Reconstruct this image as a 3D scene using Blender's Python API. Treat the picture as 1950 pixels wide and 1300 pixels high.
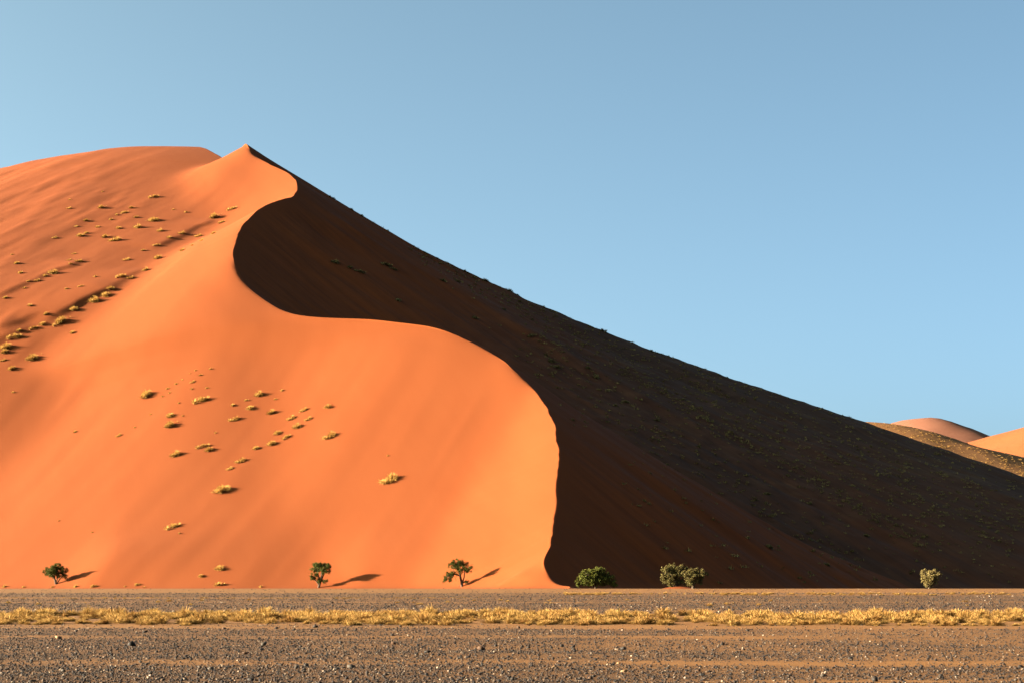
import bpy, math, random
import numpy as np
from mathutils import Vector
from mathutils.bvhtree import BVHTree

# ------------------------------------------------------------------ scene reset
for o in list(bpy.data.objects): bpy.data.objects.remove(o)
S = bpy.context.scene
COL = S.collection
R = math.radians

# ------------------------------------------------------------------ camera
# telephoto at eye height on a low rise; the rising front is used instead of pitch so verticals stay true
F = 3800.0            # focal length in pixels of a 1950 px wide picture
CX, HY = 975.0, 1096.0  # column of the axis, row of the horizon
CAM_H = 2.0
cd = bpy.data.cameras.new('camera'); cam = bpy.data.objects.new('camera', cd); COL.objects.link(cam)
cam.location = (0, 0, CAM_H); cam.rotation_euler = (R(90), 0, 0)
cd.sensor_width = 36; cd.lens = F/1950*36; cd.shift_y = (HY-650)/1950
cd.clip_start = 0.5; cd.clip_end = 60000
S.camera = cam

# ------------------------------------------------------------------ light
SUN_AZ, SUN_EL = 6.5, 12.5        # travel direction of the light: degrees from +X towards +Y, and elevation
w = bpy.data.worlds.new('World'); S.world = w; w.use_nodes = True
nt = w.node_tree; bg = nt.nodes['Background']
sky = nt.nodes.new('ShaderNodeTexSky'); sky.sky_type = 'NISHITA'; sky.sun_disc = False
sky.sun_elevation = R(SUN_EL); sky.sun_rotation = R(-90-SUN_AZ)
sky.altitude = 0; sky.air_density = 0.15; sky.dust_density = 3.7; sky.ozone_density = 1.0
tint = nt.nodes.new('ShaderNodeMix'); tint.data_type = 'RGBA'; tint.blend_type = 'MULTIPLY'; tint.inputs[0].default_value = 1.0
tint.inputs[7].default_value = (0.75, 1.0, 0.83, 1.0)       # colour filter cutting red and some blue, the same over the whole sky
nt.links.new(sky.outputs[0], tint.inputs[6]); nt.links.new(tint.outputs[2], bg.inputs[0]); bg.inputs[1].default_value = 0.05
sl = bpy.data.lights.new('sun', 'SUN'); sl.energy = 5.0; sl.angle = R(0.5); sl.color = (1.0, 0.83, 0.62)
sun = bpy.data.objects.new('sun', sl); COL.objects.link(sun)
tv = Vector((math.cos(R(SUN_EL))*math.cos(R(SUN_AZ)), math.cos(R(SUN_EL))*math.sin(R(SUN_AZ)), -math.sin(R(SUN_EL))))
sun.rotation_euler = tv.to_track_quat('-Z', 'Y').to_euler(); sun.location = (-200, -30, 150)
S.view_settings.view_transform = 'Standard'; S.view_settings.look = 'None'
S.view_settings.exposure = 3.85; S.view_settings.gamma = 1.0

# ------------------------------------------------------------------ helpers
def tag(o, label=None, cat=None, group=None, kind=None):
    if label: o['label'] = label
    if cat: o['category'] = cat
    if group: o['group'] = group
    if kind: o['kind'] = kind
    return o

def mesh_np(name, v, f, mat=None, smooth=False):
    """v (n,3), f (m,3) or (m,4) arrays -> mesh data"""
    v = np.asarray(v, np.float32); f = np.asarray(f, np.int32)
    me = bpy.data.meshes.new(name)
    k = f.shape[1]
    me.vertices.add(len(v)); me.vertices.foreach_set('co', v.ravel())
    me.loops.add(f.size); me.loops.foreach_set('vertex_index', f.ravel())
    me.polygons.add(len(f)); me.polygons.foreach_set('loop_start', np.arange(len(f), dtype=np.int32)*k)
    me.update(calc_edges=True)
    if smooth: me.polygons.foreach_set('use_smooth', np.ones(len(f), bool))
    if mat: me.materials.append(mat)
    me.validate()
    return me

def link(name, me, parent=None, loc=(0, 0, 0), rot=(0, 0, 0), scale=(1, 1, 1)):
    o = bpy.data.objects.new(name, me); COL.objects.link(o)
    o.location = loc; o.rotation_euler = rot; o.scale = scale
    if parent: o.parent = parent
    return o

def noise2(x, y, seed=0):
    """smooth value noise in -1..1"""
    xi = np.floor(x).astype(np.int64); yi = np.floor(y).astype(np.int64)
    fx = x-xi; fy = y-yi
    fx = fx*fx*fx*(fx*(fx*6-15)+10); fy = fy*fy*fy*(fy*(fy*6-15)+10)
    def h(a, b):
        n = (a*374761393+b*668265263+seed*1274126177) & 0xffffffff
        n = ((n ^ (n >> 13))*1274126177) & 0xffffffff
        return ((n ^ (n >> 16)) & 0xffff)/32767.5-1
    return (h(xi, yi)*(1-fx)+h(xi+1, yi)*fx)*(1-fy)+(h(xi, yi+1)*(1-fx)+h(xi+1, yi+1)*fx)*fy

def fbm(x, y, seed, oct=3):
    s = 0; a = 1
    for i in range(oct):
        s = s+a*noise2(x, y, seed+i*17); x = x*2.03+5.1; y = y*2.03+1.7; a *= 0.5
    return s

def sstep(a, b, x):
    t = np.clip((x-a)/(b-a), 0, 1); return t*t*(3-2*t)

# ---- node helpers
def new_mat(name):
    m = bpy.data.materials.new(name); m.use_nodes = True
    n = m.node_tree.nodes; b = n['Principled BSDF']
    b.inputs['Roughness'].default_value = 0.95; b.inputs['Specular IOR Level'].default_value = 0.1
    return m, m.node_tree, b
def nd(t, typ, **kw):
    n = t.nodes.new(typ)
    for k, v in kw.items(): setattr(n, k, v)
    return n
def ramp(t, fac, stops, interp='LINEAR'):
    r = nd(t, 'ShaderNodeValToRGB'); r.color_ramp.interpolation = interp
    e = r.color_ramp.elements
    while len(e) < len(stops): e.new(0.5)
    for i, (p, c) in enumerate(stops): e[i].position = p; e[i].color = (*c, 1) if len(c) == 3 else c
    t.links.new(fac, r.inputs[0]); return r.outputs[0]
def mix(t, fac, a, b, mode='MIX'):
    m = nd(t, 'ShaderNodeMix', data_type='RGBA', blend_type=mode)
    for sock, val in ((m.inputs[0], fac), (m.inputs[6], a), (m.inputs[7], b)):
        if hasattr(val, 'is_linked'): t.links.new(val, sock)
        elif isinstance(val, (int, float)): sock.default_value = val
        else: sock.default_value = (*val, 1)
    return m.outputs[2]
def mapped(t, scale, rot=(0, 0, 0)):
    tc = nd(t, 'ShaderNodeTexCoord'); m1 = nd(t, 'ShaderNodeMapping'); m2 = nd(t, 'ShaderNodeMapping')
    m1.inputs['Rotation'].default_value = rot; m2.inputs['Scale'].default_value = scale
    t.links.new(tc.outputs['Object'], m1.inputs[0]); t.links.new(m1.outputs[0], m2.inputs[0]); return m2.outputs[0]
def noise(t, vec, scale, detail=3, rough=0.55):
    n = nd(t, 'ShaderNodeTexNoise'); n.inputs['Scale'].default_value = scale
    n.inputs['Detail'].default_value = detail; n.inputs['Roughness'].default_value = rough
    t.links.new(vec, n.inputs['Vector']); return n.outputs['Fac']

# ------------------------------------------------------------------ materials
def sand_material(name, SAND_A, SAND_B, SAND_C):
    m, t, b = new_mat(name)
    big = noise(t, mapped(t, (0.05, 0.009, 0.03), (0, 0, R(-14))), 1.0, 4)
    streak = noise(t, mapped(t, (0.35, 0.03, 0.12), (0, 0, R(-14))), 1.0, 4)
    c = ramp(t, big, [(0.3, SAND_A), (0.72, SAND_B)])
    c = mix(t, ramp(t, streak, [(0.35, (0, 0, 0)), (0.75, (0.5, 0.5, 0.5))]), c, SAND_C)
    fine = noise(t, mapped(t, (1, 1, 1)), 3.0, 4, 0.7)
    at = nd(t, 'ShaderNodeAttribute', attribute_name='cover')
    # gravelly grass-bound sand of the far flank
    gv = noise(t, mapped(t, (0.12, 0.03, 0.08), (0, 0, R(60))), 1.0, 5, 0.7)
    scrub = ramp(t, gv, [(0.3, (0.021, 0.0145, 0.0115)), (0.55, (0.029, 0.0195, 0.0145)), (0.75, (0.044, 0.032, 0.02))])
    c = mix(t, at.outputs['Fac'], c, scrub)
    lee = nd(t, 'ShaderNodeAttribute', attribute_name='lee')
    fl = noise(t, mapped(t, (0.028, 0.5, 0.05), (0, 0, R(44))), 1.0, 5, 0.65)
    fl = ramp(t, fl, [(0.3, (0.78, 0.76, 0.8)), (0.5, (1, 1, 1)), (0.7, (1.2, 1.18, 1.18))])
    c = mix(t, lee.outputs['Fac'], c, mix(t, 1.0, c, fl, 'MULTIPLY'))
    t.links.new(c, b.inputs['Base Color'])
    bp = nd(t, 'ShaderNodeBump'); bp.inputs['Strength'].default_value = 0.06; bp.inputs['Distance'].default_value = 0.25
    rp = noise(t, mapped(t, (0.9, 0.12, 0.3), (0, 0, R(-14))), 1.0, 5, 0.6)
    ad = nd(t, 'ShaderNodeMath', operation='MULTIPLY_ADD'); t.links.new(fine, ad.inputs[0]); ad.inputs[1].default_value = 0.35
    t.links.new(rp, ad.inputs[2]); t.links.new(ad.outputs[0], bp.inputs['Height'])
    t.links.new(bp.outputs[0], b.inputs['Normal'])
    b.inputs['Specular IOR Level'].default_value = 0.05
    return m
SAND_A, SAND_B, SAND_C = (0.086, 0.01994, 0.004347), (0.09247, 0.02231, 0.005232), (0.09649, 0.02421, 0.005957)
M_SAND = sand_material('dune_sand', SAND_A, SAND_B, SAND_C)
M_HAZE_PINK = sand_material('haze_pink_sand', (0.0966, 0.03864, 0.02288), (0.1029, 0.04232, 0.02464), (0.1081, 0.04508, 0.02728))  # distance haze put into the sand colour: paler and pinker
M_HAZE_ORANGE = sand_material('haze_orange_sand', (0.09776, 0.02914, 0.00966), (0.104, 0.03196, 0.01092), (0.1092, 0.03478, 0.01218))  # sand colour paled to stand in for haze on the nearer far dune
M_HILL = sand_material('grassy_sand', (0.1, 0.043, 0.015), (0.115, 0.052, 0.019), (0.13, 0.064, 0.025))

def plain_material():
    m, t, b = new_mat('gravel_plain')
    tc = nd(t, 'ShaderNodeTexCoord'); sx = nd(t, 'ShaderNodeSeparateXYZ'); t.links.new(tc.outputs['Object'], sx.inputs[0])
    at = nd(t, 'ShaderNodeAttribute', attribute_name='sandy')
    n1 = noise(t, mapped(t, (0.35, 0.8, 1)), 1.0, 6, 0.7)
    n2 = noise(t, mapped(t, (1, 1, 1)), 9.0, 4, 0.75)
    grav = ramp(t, n2, [(0.34, (0.02286, 0.01028, 0.002463)), (0.5, (0.05115, 0.02055, 0.004107)), (0.66, (0.07524, 0.03043, 0.005747))])
    sand = ramp(t, n1, [(0.3, (0.08079, 0.03251, 0.006063)), (0.7, (0.1023, 0.04231, 0.008032))])
    fac = nd(t, 'ShaderNodeMath', operation='MULTIPLY_ADD', use_clamp=True)
    t.links.new(n1, fac.inputs[0]); fac.inputs[1].default_value = 0.9
    a2 = nd(t, 'ShaderNodeMath', operation='SUBTRACT'); t.links.new(at.outputs['Fac'], a2.inputs[0]); a2.inputs[1].default_value = 0.45
    t.links.new(a2.outputs[0], fac.inputs[2])
    c = mix(t, fac.outputs[0], grav, sand)
    t.links.new(c, b.inputs['Base Color'])
    bp = nd(t, 'ShaderNodeBump'); bp.inputs['Strength'].default_value = 0.6; bp.inputs['Distance'].default_value = 0.05
    t.links.new(n2, bp.inputs['Height']); t.links.new(bp.outputs[0], b.inputs['Normal'])
    return m
M_PLAIN = plain_material()

def island_material(name, stops, transl=0.0, rough=0.9, clump=0):
    m, t, b = new_mat(name)
    g = nd(t, 'ShaderNodeNewGeometry')
    c = ramp(t, g.outputs['Random Per Island'], stops)
    if clump:
        nz = noise(t, g.outputs['Position'], clump, 2)
        c = mix(t, 1.0, c, ramp(t, nz, [(0.3, (0.62, 0.5, 0.42)), (0.55, (1, 1, 1)), (0.75, (1.12, 1.15, 1.2))]), 'MULTIPLY')
    t.links.new(c, b.inputs['Base Color']); b.inputs['Roughness'].default_value = rough
    if transl:
        tr = nd(t, 'ShaderNodeBsdfTranslucent'); t.links.new(c, tr.inputs[0])
        mx = nd(t, 'ShaderNodeMixShader'); mx.inputs[0].default_value = transl
        t.links.new(b.outputs[0], mx.inputs[1]); t.links.new(tr.outputs[0], mx.inputs[2])
        t.links.new(mx.outputs[0], t.nodes['Material Output'].inputs[0])
    return m
M_STONE = island_material('desert_stone', [(0.0, (0.0045, 0.0045, 0.005)), (0.35, (0.009, 0.0075, 0.007)), (0.65, (0.017, 0.0115, 0.0085)),
                                           (0.88, (0.033, 0.021, 0.0135)), (0.965, (0.055, 0.037, 0.024)), (1.0, (0.16, 0.12, 0.085))], rough=0.92)
M_GRASS = island_material('dry_grass', [(0.0, (0.1092, 0.05581, 0.01306)), (0.5, (0.1863, 0.1028, 0.02673)), (1.0, (0.2442, 0.1469, 0.0475))], 0.25, clump=1.3)
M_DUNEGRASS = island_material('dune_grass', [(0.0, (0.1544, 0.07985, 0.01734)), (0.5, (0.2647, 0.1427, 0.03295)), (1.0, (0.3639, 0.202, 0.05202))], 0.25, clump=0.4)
M_SCRUB = island_material('shade_toned_scrub', [(0.0, (0.063, 0.0462, 0.0168)), (0.5, (0.105, 0.077, 0.028)), (1.0, (0.168, 0.126, 0.049))], 0.2, clump=0.4)  # darker grass for the shaded side, part of the shade is in the colour
M_BARK = new_mat('bark')[0]
def bark():
    m, t, b = new_mat('camelthorn_bark')
    n = noise(t, mapped(t, (6, 6, 1.5)), 1.5, 4)
    t.links.new(ramp(t, n, [(0.3, (0.01932, 0.01214, 0.008833)), (0.7, (0.06072, 0.04141, 0.0276))]), b.inputs['Base Color'])
    return m
M_BARK = bark()
M_LEAF_DARK = island_material('leaf_dark_green', [(0, (0.01428, 0.019, 0.003091)), (0.6, (0.02921, 0.03463, 0.005412)), (1, (0.05518, 0.05307, 0.00966))], 0.2)
M_LEAF_GREEN = island_material('leaf_green', [(0, (0.02272, 0.02793, 0.003864)), (0.6, (0.0487, 0.0514, 0.007728)), (1, (0.07791, 0.06985, 0.01352))], 0.2)
M_LEAF_OLIVE = island_material('leaf_olive', [(0, (0.03655, 0.03181, 0.008669)), (0.6, (0.06529, 0.05226, 0.01577)), (1, (0.09924, 0.07271, 0.02759))], 0.2)
M_LEAF_STRAW = island_material('leaf_straw', [(0, (0.0665, 0.051, 0.01623)), (0.6, (0.1092, 0.08117, 0.02782)), (1, (0.1472, 0.1067, 0.04173))], 0.2)

# ------------------------------------------------------------------ the plain
def ground_z(x, y):
    """flat gravel plain that dips gently into a dry wash in front of the dune"""
    return 0.10*sstep(250, 296, y)*(1-sstep(296, 330, y)) - 1.3*sstep(300, 430, y) + 0.02*noise2(x/9, y/3, 3)
def lanes(x, y):
    """1 where wind and wheels left pale sand, 0 where the stones lie thick"""
    yy = y + 1.3*noise2(x/17, y*0+2.2, 5) + 0.6*noise2(x/4, y*0+7.2, 6) + 0.012*x
    def band(a, b, s): return sstep(a-s, a+s, yy)*(1-sstep(b-s, b+s, yy))
    v = band(235, 420, 8)*1.0 + 0.8*band(77.5, 106, 2.0)
    v = v + 0.6*band(65.2, 68.0, 0.6)*sstep(25, -5, x+noise2(x/6, y/6, 8)*8) + 0.6*band(45.6, 48.2, 0.7)
    v = v + 0.75*band(176, 186, 3)*sstep(20, -30, x) + 0.5*band(39.0, 40.2, 0.4)*sstep(0, 8, x) + 0.6*band(150, 156, 2)
    v = v + 0.7*band(205, 222, 4)*sstep(-10, 30, x)
    v = v + 0.42*sstep(-8, 14, x)*(y < 120) + 0.30*fbm(x/5, y/2.5, 11)
    return np.clip(v, 0, 1)
def build_plain():
    ys = np.concatenate([np.arange(-30, 30, 3), np.arange(30, 130, 0.4), np.arange(130, 440, 2.0), np.geomspace(440, 12000, 40)])
    xs = np.concatenate([-np.geomspace(90, 12000, 30)[::-1], np.arange(-89, 90, 0.8), np.geomspace(90, 12000, 30)])
    X, Y = np.meshgrid(xs, ys); Z = ground_z(X, Y)
    v = np.stack([X, Y, Z], -1).reshape(-1, 3)
    nr, nc = X.shape
    i = np.arange(nr*nc).reshape(nr, nc)
    f = np.stack([i[:-1, :-1], i[:-1, 1:], i[1:, 1:], i[1:, :-1]], -1).reshape(-1, 4)
    me = mesh_np('gravel_plain', v, f, M_PLAIN, True)
    a = me.attributes.new('sandy', 'FLOAT', 'POINT'); a.data.foreach_set('value', lanes(X, Y).ravel().astype(np.float32))
    return tag(link('gravel_plain', me), 'flat brown gravel plain in front of the dune', kind='structure')
plain = build_plain()

# ------------------------------------------------------------------ the dune
# crest seen in the photograph (column, row) with its distance in metres
CREST_PX = [(1085, 1119, 306), (1065, 1113, 311), (1045, 1096, 315), (1035, 1070, 320), (1050, 1030, 331), (1056, 980, 345), (1060, 920, 361), (1061, 860, 378),
            (1057, 815, 393), (1047, 785, 404), (1030, 757, 415), (1000, 725, 427), (965, 690, 437), (920, 663, 446),
            (870, 638, 453), (820, 621, 458), (760, 613, 461.5), (700, 607, 464.5), (640, 605, 467), (585, 602, 469.5), (545, 593, 473),
            (510, 575, 479), (475, 548, 488), (455, 520, 498), (446, 490, 509), (447, 462, 523), (460, 432, 539), (480, 408, 554), (510, 388, 569), (540, 378, 580),
            (556, 374, 587), (565, 362, 597), (565, 349, 607), (554, 334, 620), (511, 312, 640), (484, 296, 653), (466, 275, 670)]
pts = [((c-CX)/F*Y, Y, CAM_H+(HY-r)/F*Y) for c, r, Y in CREST_PX]
pts += [(-101, 694, 138), (-110, 716, 141), (-118, 742, 152)]
pts = np.array([(0.0, 285, -8.0)]+[tuple(p) for p in pts]+[(-135, 800, 128), (-150, 900, 80), (-150, 1000, 30)])
def pchip(xk, yk, x):
    h = np.diff(xk); d = np.diff(yk)/h; m = np.zeros_like(yk)
    for i in range(1, len(xk)-1):
        if d[i-1]*d[i] > 0:
            w1 = 2*h[i]+h[i-1]; w2 = h[i]+2*h[i-1]; m[i] = (w1+w2)/(w1/d[i-1]+w2/d[i])
    m[0] = d[0]; m[-1] = d[-1]
    k = np.clip(np.searchsorted(xk, x)-1, 0, len(h)-1); t = (x-xk[k])/h[k]
    return ((2*t**3-3*t**2+1)*yk[k]+(t**3-2*t**2+t)*h[k]*m[k]+(-2*t**3+3*t**2)*yk[k+1]+(t**3-t**2)*h[k]*m[k+1])
# rounded rear ridge to the left of the peak
BACK_PX = [(480, 287, 742), (440, 281, 742), (400, 277, 742), (350, 275, 742), (290, 275, 742), (240, 282, 742), (180, 295, 742), (110, 314, 742), (50, 326, 742), (0, 335, 742), (-120, 352, 742), (-300, 420, 742), (-500, 560, 742)]
BACK = np.array([((c-CX)/F*Y, Y, CAM_H+(HY-r)/F*Y) for c, r, Y in BACK_PX])[::-1]

def profile(knots):
    d = np.arange(0, 1400, 0.25); s = np.interp(d, [k[0] for k in knots], [k[1] for k in knots])
    return np.concatenate([[0], np.cumsum((s[1:]+s[:-1])/2*0.25)]).astype(np.float32)
G_LEFT = profile([(0, .46), (15, .50), (80, .47), (160, .43), (240, .40), (320, .37), (1400, .37)])
G_RIGHT = profile([(0, .68), (20, .63), (55, .58), (85, .46), (120, .40), (165, .33), (200, .33), (250, .36), (1400, .36)])
G_FRONT = profile([(0, .68), (30, .63), (60, .60), (140, .54), (1400, .52)])
G_BACK = profile([(0, .2), (30, .32), (80, .41), (215, .405), (250, .60), (1400, .60)])

def build_dune():
    def offs(maxfine, maxfar, fine):
        o = [0]; s = 0.10
        while o[-1] < maxfar:
            o.append(o[-1]+s); s = min(s*1.07, fine) if o[-1] < maxfine else s*1.06
        return np.array(o)
    oL = offs(165, 300, 0.8); oR = offs(150, 520, 0.85)
    off = np.concatenate([-oL[:0:-1], oR]); c0 = len(oL)-1
    rows = np.concatenate([np.arange(286, 676, 0.6), 676+np.cumsum(0.6*1.05**np.arange(62))]); rows = rows[rows < 900]
    Xc = pchip(pts[:, 1].copy(), pts[:, 0].copy(), rows); Hc = pchip(pts[:, 1].copy(), pts[:, 2].copy(), rows)
    Xc = Xc+0.30*fbm(rows/9, rows*0+3.3, 15, 3)*sstep(316, 335, rows)
    X = Xc[:, None]+off[None, :]; Y = np.repeat(rows[:, None], len(off), 1)
    X = X.astype(np.float32); Y = Y.astype(np.float32)
    nr, nc = X.shape
    Z = np.full((nr, nc), -50, np.float32); H = Hc.astype(np.float32); XC = Xc.astype(np.float32); YC = rows.astype(np.float32)
    left = slice(0, c0); right = slice(c0, nc)
    src = np.zeros((nr, nc-c0), np.float32)
    def cone(rs, i):
        """lower envelope of sand running down from crest sample i"""
        dx = X[rs]-XC[i]; dy = Y[rs]-YC[i]
        d = np.sqrt(dx*dx+dy*dy); k = np.minimum((d*4).astype(np.int32), 5500)
        zl = H[i]-G_LEFT[k[:, left]]
        kr = k[:, right]; wgt = np.clip((-dy[:, right]/(d[:, right]+1e-3)-0.05)/0.6, 0, 1); wgt = wgt*wgt*(3-2*wgt)
        zr = H[i]-(G_RIGHT[kr]*(1-wgt)+G_FRONT[kr]*wgt)
        np.maximum(Z[rs, left], zl, out=Z[rs, left])
        s = src[rs]; better = zr > Z[rs, right]; s[better] = YC[i]
        np.maximum(Z[rs, right], zr, out=Z[rs, right])
    for i in range(0, nr, 6): cone(slice(0, nr), i)
    for i in range(nr): cone(slice(max(0, i-22), min(nr, i+23)), i)
    Z[:, left] -= (0.14*np.minimum(-off[left], 115))[None, :]      # the sunlit flank also falls away to the left
    # rear ridge
    bx = np.linspace(BACK[0, 0], BACK[-1, 0], 90); bh = pchip(BACK[:, 0].copy(), BACK[:, 2].copy(), bx); by = 742
    ZB = np.full((nr, nc), -50, np.float32)
    for x0, h0 in zip(bx, bh):
        d = np.sqrt((X-x0)**2+(Y-by)**2); ZB = np.maximum(ZB, h0-G_BACK[np.minimum((d*4).astype(np.int32), 5500)])
    # smooth each flank, the crest column stays; then join front flank and rear ridge in a tight valley
    def smooth(A, n, fixcol):
        keep = A[:, fixcol].copy()
        for _ in range(n):
            P = np.pad(A, 1, mode='edge'); A = (P[:-2, 1:-1]+P[2:, 1:-1]+2*A)/4
            P = np.pad(A, 1, mode='edge'); A = (P[1:-1, :-2]+P[1:-1, 2:]+2*A)/4
            A[:, fixcol] = keep
        return A
    Z[:, c0] = np.where(rows < 745, Hc, Z[:, c0])
    ZL = smooth(Z[:, :c0+1].copy(), 60, c0)
    ZB = smooth(ZB[:, :c0+1].copy(), 30, c0)
    k = 1.1
    J = np.where(np.abs(ZL-ZB) < 20, k*np.logaddexp(ZL/k, ZB/k), np.maximum(ZL, ZB))
    J[:, c0] = Z[:, c0]
    Z[:, :c0+1] = smooth(J, 6, c0)
    Z[:, c0:] = smooth(Z[:, c0:].copy(), 6, 0)
    # wind-worked undulation, strongest away from the crest
    ca, sa = math.cos(R(14)), math.sin(R(14))
    U = X*ca-Y*sa; V = X*sa+Y*ca
    aw = sstep(1.5, 22, np.abs(off))[None, :]
    und = 0.17*fbm(U/17, V/120, 21, 3)+0.3*noise2(U/46, V/150, 31)+0.035*fbm(U/4.5, V/70, 25, 2)
    rough = sstep(20, 70, -off)[None, :]*sstep(430, 490, Y)      # hummocky upper slope
    und = und+rough*0.28*fbm(U/9, V/38, 41, 3)
    Z[:, left] += (und*aw)[:, left]
    U2 = X*0.5+Y*0.86; V2 = X*0.86-Y*0.5
    undr = 0.8*fbm(U2/14, V2/90, 51, 3)+0.25*fbm(X/5, Y/5, 55, 3)*sstep(30, 90, off)[None, :]
    Z[:, right] += (undr*aw)[:, right]
    # small blown hummocks at the foot beside the crest
    Z += 0.9*np.exp(-((X-4)/5)**2-((Y-318)/5)**2)*(off < 0)[None, :]*aw*2
    Z[:, left] += (0.45*fbm(X/5, Y/4, 45, 2)*np.exp(-((X+3)/9)**2-((Y-316)/8)**2)*sstep(0.5, 5, -off)[None, :])[:, left]
    # little slip scarps in the trough, found where they show in the picture
    PX = CX+X/Y*F; PY = HY-(Z-CAM_H)/Y*F
    def where(c, r):
        q = (PX[:, left]-c)**2+(PY[:, left]-r)**2+1e6*(Y[:, left] > 720); j = np.argmin(q); return X[:, left].ravel()[j], Y[:, left].ravel()[j]
    for (a, b, hgt) in [((96, 608), (150, 575), .8), ((150, 575), (215, 545), .75), ((0, 650), (42, 630), .8), ((0, 628), (64, 598), .5), ((215, 545), (262, 515), .45), ((300, 470), (395, 418), .5), ((0, 565), (150, 495), .5)]:
        (x0, y0), (x1, y1) = where(*a), where(*b)
        L = math.hypot(x1-x0, y1-y0); ux, uy = (x1-x0)/L, (y1-y0)/L
        tt = (X-x0)*ux+(Y-y0)*uy; ss = (X-x0)*uy-(Y-y0)*ux       # ss > 0: right of the scarp
        ss = ss+1.2*noise2(tt/5, tt*0+1.3, 61)
        along = sstep(-4, 4, tt)*(1-sstep(L-4, L+4, tt))
        prof = np.where(ss < 0, sstep(-14, -0.4, ss), 1-sstep(-0.4, 2.6, ss))
        Z[:, left] += (hgt*along*prof)[:, left]
    # sand banked up beyond the two trees on the left toe
    for (c, r, hgt) in [(107, 1108, 1.6), (607, 1112, 1.2)]:
        x0, y0 = where(c, r); dx = X-(x0+9.5)
        Z[:, left] += (hgt*np.exp(-(dx/np.where(dx < 0, 6.5, 17))**2-((Y-y0-3)/14)**2))[:, left]
    # toe: run out softly into the plain
    tau = 0.5
    base = ground_z(X, Y)
    rel = Z-base
    Z = base+tau*np.logaddexp(0, np.clip(rel/tau, -40, 40))*(rel < 15)+np.where(rel >= 15, rel, 0)-0.12
    v = np.stack([X, Y, Z], -1).reshape(-1, 3)
    idx = np.arange(nr*nc).reshape(nr, nc)
    f = np.stack([idx[:-1, :-1], idx[:-1, 1:], idx[1:, 1:], idx[1:, :-1]], -1).reshape(-1, 4)
    me = mesh_np('great_dune', v, f, M_SAND, True)
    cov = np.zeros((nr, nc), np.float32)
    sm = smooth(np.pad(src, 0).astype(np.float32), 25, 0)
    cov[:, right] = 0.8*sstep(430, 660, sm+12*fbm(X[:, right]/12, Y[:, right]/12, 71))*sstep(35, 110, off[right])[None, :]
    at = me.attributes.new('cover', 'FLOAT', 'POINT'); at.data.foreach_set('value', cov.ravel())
    le = me.attributes.new('lee', 'FLOAT', 'POINT'); le.data.foreach_set('value', np.repeat(sstep(0.5, 6, off)[None, :], nr, 0).astype(np.float32).ravel())
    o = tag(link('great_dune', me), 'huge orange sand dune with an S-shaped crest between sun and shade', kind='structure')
    return o, v, f
dune, DV, DF = build_dune()
BVH = BVHTree.FromPolygons(DV.tolist(), DF.tolist())
def hit(c, r):
    d = Vector(((c-CX)/F, 1, (HY-r)/F)).normalized()
    loc, nrm, i, dist = BVH.ray_cast(Vector((0, 0, CAM_H)), d, 2000)
    return loc, nrm
def dune_z(x, y):
    loc, nrm, i, dist = BVH.ray_cast(Vector((x, y, 500)), Vector((0, 0, -1)), 1000)
    return loc, nrm

# ------------------------------------------------------------------ far hills
def far_hill(name, label, crest, gslope, gfar, width_l, width_r, y_half, sharp, mat, step, cover=0.0, amp=1.0, seed=5):
    """crest: list of (column,row,distance); a ridge that falls off to both sides"""
    p = np.array([((c-CX)/F*Y, Y, CAM_H+(HY-r)/F*Y) for c, r, Y in crest])
    xs = np.arange(p[0, 0]-width_l, p[-1, 0]+width_r, step); yc = p[:, 1].mean()
    ys = np.arange(yc-y_half, yc+y_half, step)
    X, Y = np.meshgrid(xs, ys)
    Z = np.full(X.shape, -50.0)
    n = 120; ti = np.linspace(0, len(p)-1, n)
    cx = np.interp(ti, range(len(p)), p[:, 0]); cy = np.interp(ti, range(len(p)), p[:, 1]); cz = pchip(np.arange(len(p), dtype=float), p[:, 2].copy(), ti)
    for a, b_, h in zip(cx, cy, cz):
        d = np.sqrt((X-a)**2+(Y-b_)**2+sharp**2)-sharp
        Z = np.maximum(Z, h-d*np.where(Y < b_, gslope, gfar))
    for _ in range(3):
        P = np.pad(Z, 1, mode='edge'); Z = (P[:-2, 1:-1]+P[2:, 1:-1]+P[1:-1, :-2]+P[1:-1, 2:]+4*Z)/8
    Z = Z+amp*fbm(X/40, Y/40, seed, 4); Z = np.maximum(Z, -3)
    nr, nc = X.shape; i = np.arange(nr*nc).reshape(nr, nc)
    f = np.stack([i[:-1, :-1], i[:-1, 1:], i[1:, 1:], i[1:, :-1]], -1).reshape(-1, 4)
    v = np.stack([X, Y, Z], -1).reshape(-1, 3)
    me = mesh_np(name, v, f, mat, True)
    a = me.attributes.new('cover', 'FLOAT', 'POINT'); a.data.foreach_set('value', np.full(len(v), cover, np.float32))
    return tag(link(name, me), label, kind='structure'), v, f
hill, HV, HF = far_hill('grassy_hill', 'sunlit grassy hill flank behind the shaded dune side',
    [(1560, 796, 1000), (1640, 801, 1000), (1700, 808, 1000), (1780, 829, 1000), (1860, 848, 1000), (1950, 872, 1000), (2100, 915, 1000), (2500, 1030, 1000)], 0.34, 0.3, 120, 120, 260, 6, M_HILL, 5, 0.0, 0.8)
far_hill('distant_dune', 'haze-pale pink distant dune with a pointed top', [(1640, 822, 3000), (1700, 802, 3000), (1735, 797, 3000), (1772, 791, 3000), (1805, 803, 3000), (1860, 828, 3000), (1940, 860, 3000)],
    0.42, 0.4, 400, 400, 560, 6, M_HAZE_PINK, 14, 0, 2.0, 7)
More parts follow.
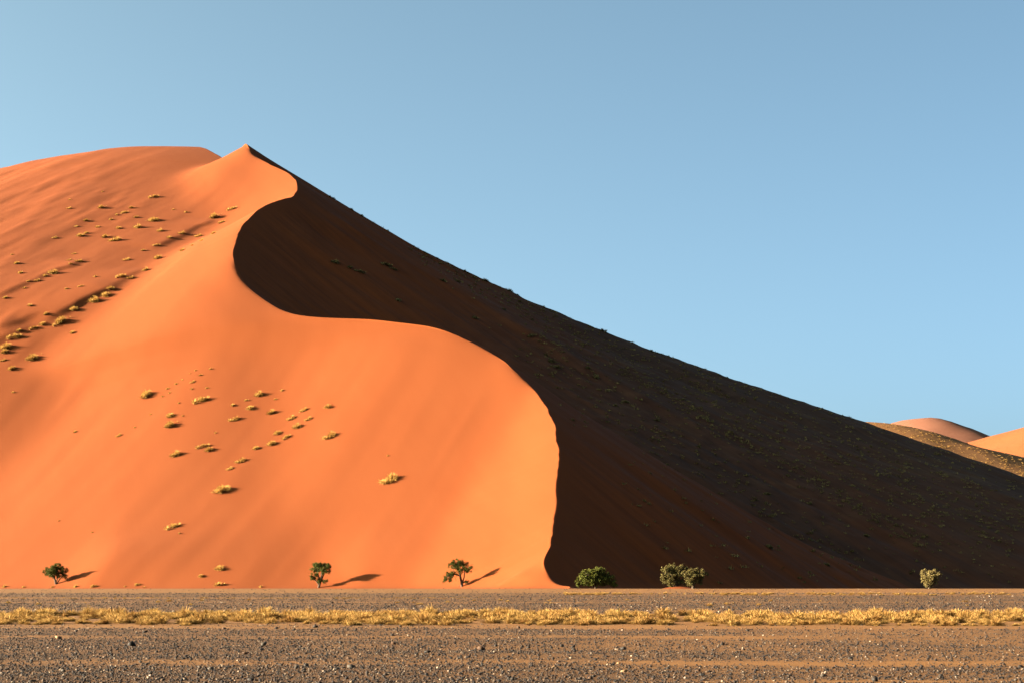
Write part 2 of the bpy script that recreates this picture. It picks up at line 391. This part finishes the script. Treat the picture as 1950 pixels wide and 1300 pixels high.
far_hill('distant_dune', 'orange distant dune overlapping the foot of the pale pink dune', [(1780, 870, 2300), (1850, 834, 2300), (1900, 826, 2300), (1950, 812, 2300), (2050, 775, 2300), (2200, 740, 2300), (2400, 800, 2300)],
    0.40, 0.4, 300, 300, 460, 8, M_HAZE_ORANGE, 12, 0, 2.0, 9)

# ------------------------------------------------------------------ grass tufts
def tuft_mesh(seed, n, rad, hgt, bw, droop=0.5, elong=1.0, segs=2, leanmax=1.25):
    """clump of arching blades; every blade is its own strip"""
    rg = np.random.default_rng(seed); V = []; Fc = []
    lobes = rg.uniform(-1, 1, (5, 2))*np.array([rad*elong, rad])*0.55
    for i in range(n):
        l = lobes[rg.integers(5)]
        bx, by = l+rg.normal(0, rad*0.22, 2)
        az = rg.uniform(0, 2*math.pi); lean = rg.beta(1.6, 1.4)*leanmax
        ln = hgt*rg.uniform(0.55, 1.1)*(1.15-0.3*lean)*(0.7+0.5*math.exp(-((bx/(rad*elong))**2+(by/rad)**2)))
        wx, wy = -math.sin(az)*bw, math.cos(az)*bw
        px, py, pz = bx, by, -0.05*hgt; b0 = len(V)
        for s in range(segs+1):
            k = 1-0.85*s/segs
            V.append((px-wx*k, py-wy*k, pz)); V.append((px+wx*k, py+wy*k, pz))
            a = lean*(0.5+droop*(s+0.5)/segs)
            st = ln/segs
            px += math.cos(az)*math.sin(a)*st; py += math.sin(az)*math.sin(a)*st; pz += math.cos(a)*st
        for s in range(segs): q = b0+2*s; Fc.append((q, q+1, q+3, q+2))
    return np.array(V), np.array(Fc)

def cushion_mesh(seed, n, rad, hgt, bw, elong=1.0, lobes=6):
    """rounded cushion of fine stalks fanning out of a few crowns; the outline is lumpy, not a fringe"""
    rg = np.random.default_rng(seed); V = []; Fc = []
    L = []
    for i in range(lobes):
        a = rg.uniform(0, 6.28); q = math.sqrt(rg.random())*0.58 if i else 0
        L.append((math.cos(a)*q*rad*elong, math.sin(a)*q*rad, rg.uniform(0.5, 0.85)*(1.15-0.5*q)))
    wts = np.array([l[2]**2 for l in L]); wts /= wts.sum()
    for i in range(n):
        lx, ly, lr = L[rg.choice(lobes, p=wts)]
        az = rg.uniform(0, 6.28); ce = rg.uniform(0.02, 1.0); se = math.sqrt(1-ce*ce)     # even over the half dome
        ln = lr*rg.uniform(0.72, 1.05)
        b = np.array([lx+rg.normal(0, .05)*rad, ly+rg.normal(0, .05)*rad, -0.03*hgt])
        d = np.array([math.cos(az)*se*rad, math.sin(az)*se*rad, ce*hgt])*ln
        side = np.array([-math.sin(az), math.cos(az), rg.normal(0, .3)])*bw
        m_ = b+d*0.55+np.array([0, 0, 0.10*hgt*ln]); e = b+d+np.array([rg.normal(0, .05), rg.normal(0, .05), 0])*rad
        q = len(V)
        V += [b-side*.5, b+side*.5, m_+side, m_-side, e+side*.35, e-side*.35]
        Fc += [(q, q+1, q+2, q+3), (q+3, q+2, q+4, q+5)]
    return np.array(V), np.array(Fc)

# -- tufts on the dune
TUFT_V = [cushion_mesh(100+i, 420, 0.9, 0.85, 0.028, 2.1, 8) for i in range(6)]
TUFT = [mesh_np('dune_tuft', v, f, M_DUNEGRASS) for v, f in TUFT_V]
TUFT_D = [mesh_np('shade_toned_tuft', v, f, M_SCRUB) for v, f in TUFT_V]  # same clumps in the grass colour darkened for the shaded side
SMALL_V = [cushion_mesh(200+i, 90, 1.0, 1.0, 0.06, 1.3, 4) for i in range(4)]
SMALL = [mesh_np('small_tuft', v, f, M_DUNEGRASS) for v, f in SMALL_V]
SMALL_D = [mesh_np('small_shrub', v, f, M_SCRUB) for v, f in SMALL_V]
z1 = [(355,418,35),(525,413,60),(447,481,45),(392,511,28),(528,335,12),(360,376,15),(790,360,60),(705,463,40),(800,478,85),(715,515,60),(608,521,50),(590,583,75),
 (545,565,55),(828,533,50),(935,547,50),(870,570,50),(805,608,40),(740,634,35),(1022,562,50),(1108,462,85),(1193,422,50),(1142,490,45),(1105,545,45),(940,636,55),(995,610,25),
 (1040,583,35),(820,673,65),(650,683,55),(895,427,15),(962,440,25),(500,515,40),(410,560,70),(380,652,30),(355,685,35),(405,690,50),(365,707,25),(108,750,40),(280,750,70),
 (190,790,40),(145,793,30),(128,828,28),(345,835,25),(415,820,30),(30,878,40),(490,773,25),(150,920,40),(240,960,45),(620,770,60),(670,778,50),(755,735,50),(540,868,80),
 (490,892,80),(575,830,60),(385,935,60),(325,995,95),(295,1015,60),(215,1015,60),(170,1035,50),(370,1060,45),(70,1080,70),(40,1130,90),(15,1200,40),(175,1185,100),(65,1240,60),
 (90,700,50),(640,440,45),(680,415,40),(600,452,30),(575,475,30),(280,570,40),(65,658,20),(450,545,40),(235,765,40),(30,1155,60),(100,1045,40)]
z2 = [(685,260,90),(930,290,75),(792,357,55),(795,402,75),(880,168,10),(908,153,12),(978,146,18),(930,175,20),(845,197,15),(820,215,20),(893,203,30),(780,237,20),(890,240,18),
 (962,234,20),(755,273,15),(787,258,18),(830,305,15),(850,363,15),(700,357,15),(625,418,15),(1205,260,60),(1143,292,22),(1308,247,22),(1278,287,20),(1078,312,35),(1157,326,60),
 (1085,377,65),(1262,344,55),(1408,334,50),(1350,372,55),(1430,375,45),(1380,408,60),(1290,437,55),(1328,460,50),(1265,487,60),(1190,508,45),(1520,320,60),(1528,457,80),(820,538,75),
 (938,502,60),(975,515,60),(1115,570,65),(1065,605,45),(1040,700,110),(800,875,80),(833,910,18),(1805,660,110),(1802,548,15),(550,452,35),(350,432,28),(58,255,25),(1015,1070,70),
 (930,1105,40),(1020,1150,60),(437,1157,40),(640,1150,35),(580,1158,12),(670,1170,14),(245,1168,22),(350,1168,30),(112,1163,22),(20,1168,30),(1210,1165,25),(430,903,14),(275,850,14),(1000,443,14)]
rng = random.Random(4)
def put_tuft(c, r, wpx, label, group, meshes, hk=1.0, drop=0.0, name='grass_tuft'):
    loc, nrm = hit(c, r)
    if loc is None: return
    size = wpx/F*loc.y*0.46
    o = link(name, rng.choice(meshes), loc=(loc.x, loc.y, loc.z-0.06*size-drop))
    o.scale = (size, size*rng.uniform(0.8, 1.1), size*hk*rng.uniform(0.85, 1.15))
    n = nrm.lerp(Vector((0, 0, 1)), 0.25)
    o.rotation_euler = (Vector((0, 0, 1)).rotation_difference(n).to_matrix().to_4x4() @ __import__('mathutils').Matrix.Rotation(rng.uniform(0.75, 1.15), 4, 'Z')).to_euler()
    tag(o, label, 'grass', group)
for x, y, wz in z1:
    if wz < 26: put_tuft(x/2.708, 240+y/2.708+2, wz/2.708+3, 'tiny sprig of dry grass on the hummocky upper slope', 'tiny sprigs on the hummocky upper slope', SMALL)
    elif abs((x-40)*-360-(y-1130)*580)/683 < 85 and x < 700: put_tuft(x/2.708, 240+y/2.708+3, wz/2.708, 'yellowish grass tuft in the row along the small dark scarp of the trough', 'grass tufts along the trough scarp', TUFT)
    elif x > 850: put_tuft(x/2.708, 240+y/2.708+3, wz/2.708, 'thin grass tuft on the sunlit slope close to the upper bend of the crest', 'grass tufts close to the upper crest bend', TUFT)
    else: put_tuft(x/2.708, 240+y/2.708+3, wz/2.708, 'yellowish grass tuft on the hummocky slope above the small dark scarp', 'grass tufts on the hummocky upper slope', TUFT)
NAMED = {(685, 260): 'big rounded tuft heading the cluster, just below the tiny sprigs', (1040, 700): 'biggest elongated tuft, on bare sand below the cluster',
         (800, 875): 'lone tuft low on the sunlit face, well above the foot', (1805, 660): 'lone elongated tuft on bare sand nearest the lower crest',
         (1528, 457): 'single tuft set apart from the cluster towards the crest', (820, 538): 'round tuft below the cluster beside a close pair of tufts'}
for x, y, wz in z2:
    if y > 1140: put_tuft(x/2.4375, min(1117, 640+y/2.4375+1), wz/2.4375+2, 'low tuft at the very foot of the sunlit dune', 'tufts along the foot of the sunlit dune', SMALL)
    elif wz < 26: put_tuft(x/2.4375, 640+y/2.4375+2, wz/2.4375+2, 'tiny sprig of dry grass on the smooth sunlit face', 'tiny sprigs on the smooth sunlit face', SMALL)
    elif (x, y) in NAMED: put_tuft(x/2.4375, 640+y/2.4375+4, wz/2.4375, NAMED[(x, y)], 'grass tufts on the smooth sunlit face', TUFT)
    else: put_tuft(x/2.4375, 640+y/2.4375+4, wz/2.4375, 'bushy straw-yellow grass tuft in the cluster on the smooth sunlit face', 'grass tufts on the smooth sunlit face', TUFT)
def skyline(c):
    for r in range(260, 1100):
        if hit(c, r)[0] is not None: return r
    return 1100
for c, wpx in [(628, 9), (634, 12), (668, 12), (688, 11), (738, 9), (788, 7), (833, 7), (885, 12), (891, 8), (925, 15), (972, 14), (984, 11), (1035, 9), (1075, 6), (1146, 13), (1153, 9), (1190, 7), (1240, 11), (1252, 8), (1272, 7), (1330, 7), (1385, 8), (1421, 9), (1500, 7), (1566, 9), (1604, 8)]:
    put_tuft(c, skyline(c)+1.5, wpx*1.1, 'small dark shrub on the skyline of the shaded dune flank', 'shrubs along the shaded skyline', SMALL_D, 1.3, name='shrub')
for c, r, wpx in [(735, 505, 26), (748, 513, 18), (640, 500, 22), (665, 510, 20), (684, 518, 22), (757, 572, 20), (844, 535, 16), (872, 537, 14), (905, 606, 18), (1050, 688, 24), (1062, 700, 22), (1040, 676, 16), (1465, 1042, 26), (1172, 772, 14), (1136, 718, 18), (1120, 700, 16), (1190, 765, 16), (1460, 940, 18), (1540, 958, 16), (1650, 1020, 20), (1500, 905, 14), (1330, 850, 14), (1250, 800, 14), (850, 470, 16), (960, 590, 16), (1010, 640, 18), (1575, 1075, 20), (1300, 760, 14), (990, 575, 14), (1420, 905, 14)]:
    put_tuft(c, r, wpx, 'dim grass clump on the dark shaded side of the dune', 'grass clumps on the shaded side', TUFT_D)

# -- scrub no one could count: far flank of the dune and the sunlit hill
def scatter(name, label, positions, meshes, mat, parent=None, seed=1):
    """positions: (x,y,z,size,height) -> one joined mesh"""
    rg = np.random.default_rng(seed); Vs = []; Fs = []; n = 0
    for (x, y, z, s, h) in positions:
        v, f = meshes[rg.integers(len(meshes))]; a = rg.uniform(0, 6.28); ca, sa = math.cos(a), math.sin(a)
        q = np.empty_like(v); q[:, 0] = (v[:, 0]*ca-v[:, 1]*sa)*s+x; q[:, 1] = (v[:, 0]*sa+v[:, 1]*ca)*s+y; q[:, 2] = v[:, 2]*h+z
        Vs.append(q); Fs.append(f+n); n += len(v)
    me = mesh_np(name, np.concatenate(Vs), np.concatenate(Fs), mat)
    return tag(link(name, me, parent), label, kind='stuff')
SCRUB_V = [tuft_mesh(300+i, 22, 1.0, 0.75, 0.10, 0.5, 1.2, 1) for i in range(5)]
rg = np.random.default_rng(9)
pos = []
def flank_density(c, r):
    a = 0.035
    for (c0, r0, c1, r1, wd, amt) in [(780, 470, 1100, 640, 16, 1.0), (1100, 640, 1400, 830, 16, 1.0), (1400, 830, 1760, 1035, 14, .9), (1040, 600, 1950, 1000, 90, .45), (1000, 660, 1300, 860, 40, .35), (1300, 860, 1650, 1090, 22, .3)]:
        t = ((c-c0)*(c1-c0)+(r-r0)*(r1-r0))/((c1-c0)**2+(r1-r0)**2)
        if 0 <= t <= 1:
            d = abs((c-c0)*(r1-r0)-(r-r0)*(c1-c0))/math.hypot(c1-c0, r1-r0); a = max(a, amt*math.exp(-(d/wd)**2))
    return a
while len(pos) < 2600:
    c = rg.uniform(640, 1960); r = rg.uniform(380, 1110)
    if rg.random() > flank_density(c, r): continue
    edge = np.interp(r, [380, 600, 690, 815, 1110], [640, 900, 990, 1090, 1300])
    if c < edge: continue
    loc, nrm = hit(c, r)
    if loc is None: continue
    s = rg.uniform(0.35, 1.0); pos.append((loc.x, loc.y, loc.z-0.05, s, s*0.9))
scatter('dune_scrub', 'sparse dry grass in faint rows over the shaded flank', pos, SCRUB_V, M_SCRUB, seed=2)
HB = BVHTree.FromPolygons(HV.tolist(), HF.tolist())
pos = []
while len(pos) < 2300:
    c = rg.uniform(1600, 2050); r = rg.uniform(780, 960)
    d = Vector(((c-CX)/F, 1, (HY-r)/F)).normalized(); loc = HB.ray_cast(Vector((0, 0, CAM_H)), d, 3000)[0]
    if loc is None: continue
    s = rg.uniform(0.3, 0.9); pos.append((loc.x, loc.y, loc.z-0.1, s, s*0.9))
scatter('hill_grass', 'golden dry grass covering the sunlit hill flank', pos, SCRUB_V, M_GRASS, seed=3)

# -- the band of straw grass on the plain
BAND_V = [cushion_mesh(400+i, 420, 0.40, 0.33, 0.0075, 1.25, 6) for i in range(7)]
BAND = [mesh_np('plain_tuft', v, f, M_GRASS) for v, f in BAND_V]
tu = []
rg = np.random.default_rng(12)
while len(tu) < 1120:
    y = rg.uniform(79, 108); x = rg.uniform(-1, 1)*(0.27*y+10)
    lo = 81.0-0.02*x+1.2*noise2(np.array(x/6), np.array(0.3), 81); up = 103+2.5*noise2(np.array(x/9), np.array(4.3), 82)-0.02*x
    if not lo < y < up: continue
    if rg.random() > 0.9+0.55*noise2(np.array(x/3), np.array(y/4), 83): continue
    s = rg.choice([0.6, 0.85, 1.1, 1.4])*rg.uniform(0.85, 1.15)*(0.75+0.4*float(sstep(lo, lo+3, y))); tu.append((x, y, s))
for i in range(30):
    tu.append((rg.uniform(-0.27, 0.27)*150, rg.uniform(130, 165), rg.uniform(0.4, 0.8)))
tu.sort(key=lambda t: t[1]/t[2])
for x, y, s in tu[:290]:
    o = link('straw_tuft', BAND[rng.randrange(7)], loc=(x, y, float(ground_z(np.array(x), np.array(y)))), rot=(0, 0, rng.uniform(0, 6.28)), scale=(s, s, s*rng.uniform(0.8, 1.15)))
    tag(o, 'round tuft of golden straw grass in the band across the gravel plain', 'grass', 'straw tufts in the band on the plain')
scatter('straw_grass', 'golden straw grass filling the rear of the band on the plain',
        [(x, y, float(ground_z(np.array(x), np.array(y))), s, s*rng.uniform(0.8, 1.15)) for x, y, s in tu[290:]], BAND_V, M_GRASS, seed=5)
# low straw line at the far side of the plain, on the right
far = []
for i in range(420):
    x = rg.uniform(5, 85); y = rg.uniform(206, 226)
    if noise2(np.array(x/4), np.array(y/8), 91) < -0.25: continue
    s = rg.uniform(0.5, 1.3); far.append((x, y, 0, s, s*0.9))
for i in range(200):
    x = rg.uniform(-60, -3); y = rg.uniform(176, 186); s = rg.uniform(0.3, 0.6); far.append((x, y, 0, s, s*0.6))
scatter('far_straw_grass', 'thin broken lines of straw grass on the far plain near the dune foot', far, BAND_V, M_GRASS, seed=6)

# ------------------------------------------------------------------ stones
def rock(seed, sub=1):
    rg = np.random.default_rng(seed)
    import bmesh
    bm = bmesh.new(); bmesh.ops.create_icosphere(bm, subdivisions=sub, radius=1)
    ax = rg.normal(0, 1, (5, 3))
    for v in bm.verts:
        k = 1+0.16*sum(math.sin(3*float(np.dot(a, v.co))+i) for i, a in enumerate(ax))/2
        v.co = v.co*k; v.co.z *= 0.62; v.co.x *= 1.25
    V = np.array([v.co[:] for v in bm.verts]); Fc = np.array([[q.index for q in f.verts] for f in bm.faces]); bm.free()
    return V, Fc
ROCKS = [rock(500+i) for i in range(6)]
ROCK_ME = [mesh_np('stone', v, f, M_STONE) for v, f in ROCKS]
def rock_mat(name, c0, c1):
    m, t, b = new_mat(name); n = noise(t, mapped(t, (1, 1, 1)), 2.5, 4)
    t.links.new(ramp(t, n, [(0.35, c0), (0.65, c1)]), b.inputs['Base Color']); b.inputs['Roughness'].default_value = 0.7; return m
RM = [rock_mat('stone_black', (0.005372, 0.004195, 0.003311), (0.01343, 0.009787, 0.007098)), rock_mat('stone_grey', (0.01567, 0.01258, 0.009462), (0.03134, 0.02377, 0.01655)),
      rock_mat('stone_brown', (0.01791, 0.009089, 0.004494), (0.04029, 0.01958, 0.008751)), rock_mat('stone_cream', (0.06715, 0.03846, 0.01774), (0.1164, 0.0699, 0.03311))]
ROCK_BIG = []
for k, (v, f) in enumerate(ROCKS):
    for mt in RM: ROCK_BIG.append(mesh_np('stone', v, f, mt))
rg = np.random.default_rng(21)
n = 0
while n < 280:
    y = 1/rg.uniform(1/80, 1/36.5); x = rg.uniform(-0.265, 0.265)*y
    if rg.random() < 0.85*lanes(np.array(x), np.array(y)): continue
    r = 0.022*rg.lognormal(0.35, 0.35)*(0.6+y/75)
    r = min(r, 0.13)
    k = rg.integers(6)*4+rg.choice(4, p=[.52, .26, .20, .02])
    link('stone', ROCK_BIG[k], plain, (x, y, r*0.35), (rg.uniform(-.3, .3), rg.uniform(-.3, .3), rg.uniform(0, 6.28)), (r, r, r*rg.uniform(.8, 1.3)))
    n += 1
def gravel(name, label, N, y0, y1, r0, sig, seed, xf=0.29):
    rg = np.random.default_rng(seed)
    u = rg.random(N*3); y = 1/np.sqrt((1-u)/y0**2+u/y1**2) if False else 1/((1-u)/y0+u/y1)
    x = rg.uniform(-1, 1, N*3)*(xf*y+7)
    keep = rg.random(N*3) > 0.93*lanes(x, y); x = x[keep][:N]; y = y[keep][:N]; n = len(x)
    oc = np.array([(1, 0, 0), (0, 1, 0), (-1, 0, 0), (0, -1, 0), (0, 0, 0.72), (0, 0, -0.5)], float)
    of = np.array([(0, 1, 4), (1, 2, 4), (2, 3, 4), (3, 0, 4), (1, 0, 5), (2, 1, 5), (3, 2, 5), (0, 3, 5)])
    r = r0*rg.lognormal(0, sig, n)*(0.7+0.3*y/y0); r = np.minimum(r, r0*3.2)
    V = oc[None]*(1+rg.uniform(-.25, .25, (n, 6, 3)))+rg.uniform(-.16, .16, (n, 6, 3))
    a = rg.uniform(0, 6.28, n); ca, sa = np.cos(a)[:, None], np.sin(a)[:, None]
    q = np.empty_like(V); q[..., 0] = (V[..., 0]*ca-V[..., 1]*sa)*r[:, None]+x[:, None]
    q[..., 1] = (V[..., 0]*sa+V[..., 1]*ca)*r[:, None]+y[:, None]
    q[..., 2] = V[..., 2]*(r*rg.uniform(.6, 1.3, n))[:, None]+(ground_z(x, y)+0.25*r)[:, None]+0.03*r[:, None]*V[..., 0]
    f = of[None]+np.arange(n)[:, None, None]*6
    me = mesh_np(name, q.reshape(-1, 3), f.reshape(-1, 3), M_STONE)
    o = link(name, me, plain); return tag(o, label, kind='stuff')
gravel('gravel', 'loose dark gravel strewn over the near plain', 120000, 34, 84, 0.0145, 0.5, 31)
gravel('far_gravel', 'loose gravel on the far plain behind the grass band', 42000, 102, 300, 0.034, 0.4, 32)

# sand mound under the paired olive trees
def mound(cpx, Y, rx, ry, h):
    a = np.linspace(0, 2*math.pi, 40, endpoint=False); V = [(0, 0, h)]
    rr = np.linspace(0.12, 1, 9)
    for q in rr:
        for t in a: V.append((rx*q*math.cos(t)*(1+.06*math.sin(3*t)), ry*q*math.sin(t), h*math.cos(q*math.pi/2)**1.3-0.03))
    Fq = []
    for i in range(len(rr)-1):
        for j in range(40): p = 1+i*40+j; p2 = 1+i*40+(j+1) % 40; Fq.append((p, p+40, p2+40, p2))
    me = mesh_np('sand_mound', V, Fq, M_SAND, True)
    x = (cpx-CX)/F*Y
    return tag(link('sand_mound', me, loc=(x, Y, float(ground_z(np.array(x), np.array(Y))))), 'low orange sand mound under the pair of olive trees', kind='structure')
mound(1293, 304, 3.0, 3.0, 0.38)

# ------------------------------------------------------------------ trees
def tube(V, Fc, p0, p1, r0, r1, n=6):
    p0 = Vector(p0); p1 = Vector(p1); d = (p1-p0).normalized()
    u = d.orthogonal().normalized(); w_ = d.cross(u); b = len(V)
    for p, r in ((p0, r0), (p1, r1)):
        for k in range(n):
            a = 2*math.pi*k/n; V.append(tuple(p+(u*math.cos(a)+w_*math.sin(a))*r))
    for k in range(n): Fc.append((b+k, b+(k+1) % n, b+n+(k+1) % n, b+n+k))
def limb(V, Fc, p0, p1, r0, r1, rg, kink=0.12, segs=4):
    p0 = Vector(p0); p1 = Vector(p1); L = (p1-p0).length; prev = p0
    for s in range(1, segs+1):
        t = s/segs; p = p0.lerp(p1, t)
        if s < segs: p = p+Vector(rg.normal(0, kink*L/segs*1.2, 3))
        tube(V, Fc, prev, p, r0+(r1-r0)*(s-1)/segs, r0+(r1-r0)*t); prev = p
def tree(label, base_px, Yb, trunks, blobs, mat, leaf, nleaf, seed, on_dune=False, depth=0.85, twigs=(), group=None, name='camelthorn_tree'):
    """trunks: polylines in px offsets (dx, up); blobs: (dx, up, rx, rz) in px offsets"""
    rg = np.random.default_rng(seed)
    if on_dune: loc, _ = hit(*base_px)
    else:
        x = (base_px[0]-CX)/F*Yb; loc = Vector((x, Yb, float(ground_z(np.array(x), np.array(float(Yb))))))
    k = loc.y/F
    root = bpy.data.objects.new(name, None); COL.objects.link(root); root.location = loc; tag(root, label, 'tree', group)
    V = []; Fc = []
    ends = []
    for ti, tr in enumerate(trunks):
        q = [Vector((dx*k, 0.0 if i == 0 else rg.normal(0, 1.5)*k, up*k-(0.15 if i == 0 else 0))) for i, (dx, up) in enumerate(tr)]
        r = 0.25 if ti == 0 else 0.13
        for i in range(len(q)-1):
            a, b = r*(1-0.55*i/(len(q)-1)), r*(1-0.55*(i+1)/(len(q)-1)); limb(V, Fc, q[i], q[i+1], a, b, rg, 0.08, 3)
        ends += q[1:]
    LV = []; LF = []
    tot = sum(b[2]*b[3] for b in blobs)
    for (dx, up, rx, rz) in blobs:
        rx *= 1.15; rz *= 1.15
        c = Vector((dx*k, rg.normal(0, 0.45)*rx*k, up*k)); e = min(ends, key=lambda p: (p-c).length+(0.4 if p.z > c.z else 0))
        limb(V, Fc, e, c, 0.06, 0.025, rg, 0.2, 4)
        ncl = max(7, int(rx*rz/3.2)); per = int(1.7*nleaf*rx*rz/tot/ncl)
        for _ in range(ncl):
            d = Vector(rg.normal(0, 1, 3)).normalized()*(rg.uniform(0.3, 1.25)**0.7)
            cc = c+Vector((d.x*rx, d.y*rx*depth, d.z*rz))*k
            if rg.random() < 0.6: limb(V, Fc, c, cc, 0.022, 0.01, rg, 0.2, 2)
            cr = rg.uniform(1.8, 3.2)*k
            for _ in range(per):
                p = cc+Vector(rg.normal(0, 0.55, 3))*cr*Vector((1, 1, .75)).length/1.6
                u = Vector(rg.normal(0, 1, 3)).normalized(); w_ = u.orthogonal().normalized()
                s = leaf*rg.uniform(0.6, 1.3); b = len(LV)
                LV += [tuple(p-u*s), tuple(p+w_*s*.55), tuple(p+u*s), tuple(p-w_*s*.55)]; LF.append((b, b+1, b+2, b+3))
    for (x0, u0, x1, u1) in twigs: limb(V, Fc, Vector((x0*k, 0, u0*k)), Vector((x1*k, rg.normal(0, 2)*k, u1*k)), 0.03, 0.012, rg, 0.15, 3)
    link('trunk', mesh_np('trunk', V, Fc, M_BARK, True), root)
    link('crown', mesh_np('crown', LV, LF, mat), root)
    return root
tree('dark green camelthorn tree standing alone up on the lower dune slope', (107, 1111), 0, [[(0, 0), (-2, 6), (-6, 14), (-12, 20)], [(0, 1), (2, 10), (4, 22), (3, 30)], [(1, 2), (8, 10), (15, 18)], [(0, 3), (-4, 14), (-3, 28)]],
     [(-15, 22, 8, 6), (-8, 27, 9, 6), (1, 33, 9, 6), (8, 28, 8, 5), (2, 24, 9, 6), (-6, 19, 9, 4), (10, 20, 6, 4), (17, 25, 5, 3), (17, 14, 5, 3), (-1, 15, 6, 3)], M_LEAF_DARK, 0.085, 3600, 1, True)
tree('upright vase-shaped green camelthorn tree at the sunlit dune foot', (607, 1118), 0, [[(0, 0), (2, 8), (5, 16), (6, 30)], [(1, 5), (-6, 14), (-11, 22)], [(3, 12), (9, 24), (14, 38)], [(2, 10), (-1, 24), (-5, 36)], [(4, 14), (10, 14), (14, 12)]],
     [(-8, 40, 6, 5), (-2, 43, 6, 4), (6, 42, 6, 5), (15, 42, 7, 5), (18, 37, 5, 5), (14, 33, 7, 5), (-7, 35, 6, 5), (2, 36, 6, 4), (6, 30, 6, 4), (-12, 20, 5, 5), (1, 17, 4, 6), (15, 12, 5, 2.5), (-4, 25, 4, 4)], M_LEAF_DARK, 0.085, 3600, 2, True)
tree('gnarled dark camelthorn tree with a low side branch and bare twigs', (880, 1116), 0, [[(0, 0), (-1, 8), (-3, 18), (-5, 28), (-9, 40)], [(-4, 22), (-14, 24), (-26, 20)], [(0, 8), (4, 18), (5, 30), (4, 40)], [(0, 7), (6, 10), (12, 6)]],
     [(-17, 43, 7, 5), (-9, 46, 8, 6), (-2, 45, 7, 5), (-18, 37, 6, 4), (-9, 38, 7, 5), (5, 42, 6, 5), (10, 36, 7, 5), (11, 31, 6, 4), (2, 31, 6, 4), (-5, 29, 5, 4), (-27, 21, 9, 6), (-33, 15, 4, 5), (-18, 22, 6, 5), (-24, 14, 6, 3.5), (8, 9, 5, 2)],
     M_LEAF_DARK, 0.08, 3400, 3, True, twigs=[(10, 40, 22, 43), (10, 36, 24, 38), (11, 33, 27, 32), (12, 34, 23, 35), (8, 38, 14, 48), (-15, 42, -25, 40), (-30, 12, -38, 5), (-14, 18, -10, 10), (10, 9, 13, 3), (-2, 5, -6, 0)])
tree('broad dome-shaped green tree in front of the shaded dune side', (1134, 1119), 304, [[(0, 0), (0, 6), (-4, 14), (-8, 22)], [(0, 5), (8, 12), (18, 18)], [(0, 4), (-12, 10), (-24, 14)], [(0, 6), (3, 16), (4, 28)]],
     [(-27, 15, 9, 8), (-18, 25, 10, 9), (-6, 31, 10, 8), (7, 31, 10, 8), (18, 25, 10, 8), (27, 16, 9, 7), (-12, 14, 11, 8), (2, 16, 11, 9), (15, 13, 10, 7), (34, 9, 7, 4), (-28, 9, 6, 4), (-2, 24, 10, 7)], M_LEAF_GREEN, 0.1, 6500, 4)
tree('taller olive-grey tree of the pair on the sand mound', (1291, 1115), 304, [[(0, 0), (-3, 8), (-8, 18), (-14, 28)], [(-1, 4), (3, 16), (4, 30)], [(0, 3), (-10, 8), (-20, 16)]],
     [(-23, 31, 8, 8), (-14, 38, 9, 8), (-4, 34, 8, 7), (-25, 21, 6, 7), (-13, 25, 9, 8), (4, 41, 8, 4), (11, 38, 6, 3), (-13, 11, 7, 6), (3, 26, 7, 6), (-2, 16, 8, 6), (8, 14, 7, 6), (-20, 15, 5, 5)], M_LEAF_OLIVE, 0.09, 4600, 5, depth=0.8)
tree('smaller olive-yellow tree of the pair beside the sand mound', (1320, 1119), 301, [[(0, 0), (0, 7), (-4, 16), (-9, 26)], [(0, 5), (5, 14), (12, 24)], [(0, 6), (1, 18), (0, 28)]],
     [(-15, 27, 6, 6), (-6, 30, 7, 6), (4, 31, 7, 6), (14, 29, 7, 5), (21, 27, 5, 4), (-9, 20, 7, 6), (1, 21, 8, 6), (12, 20, 7, 6), (-7, 12, 6, 5), (4, 11, 7, 5), (14, 12, 5, 4)], M_LEAF_OLIVE, 0.085, 3900, 6, depth=0.8)
tree('small straw-coloured tree standing alone before the dark slope', (1771, 1121), 300, [[(0, 0), (-1, 6), (-5, 14), (-8, 24)], [(0, 4), (4, 14), (8, 26)], [(0, 5), (6, 10), (12, 18)]],
     [(-9, 28, 7, 6), (-9, 20, 7, 6), (6, 33, 6, 4), (0, 26, 7, 6), (14, 27, 6, 4), (-7, 12, 7, 5), (1, 15, 7, 6), (10, 19, 6, 4), (8, 11, 5, 3), (0, 7, 7, 3.5), (-3, 20, 8, 7)], M_LEAF_STRAW, 0.085, 2900, 7)
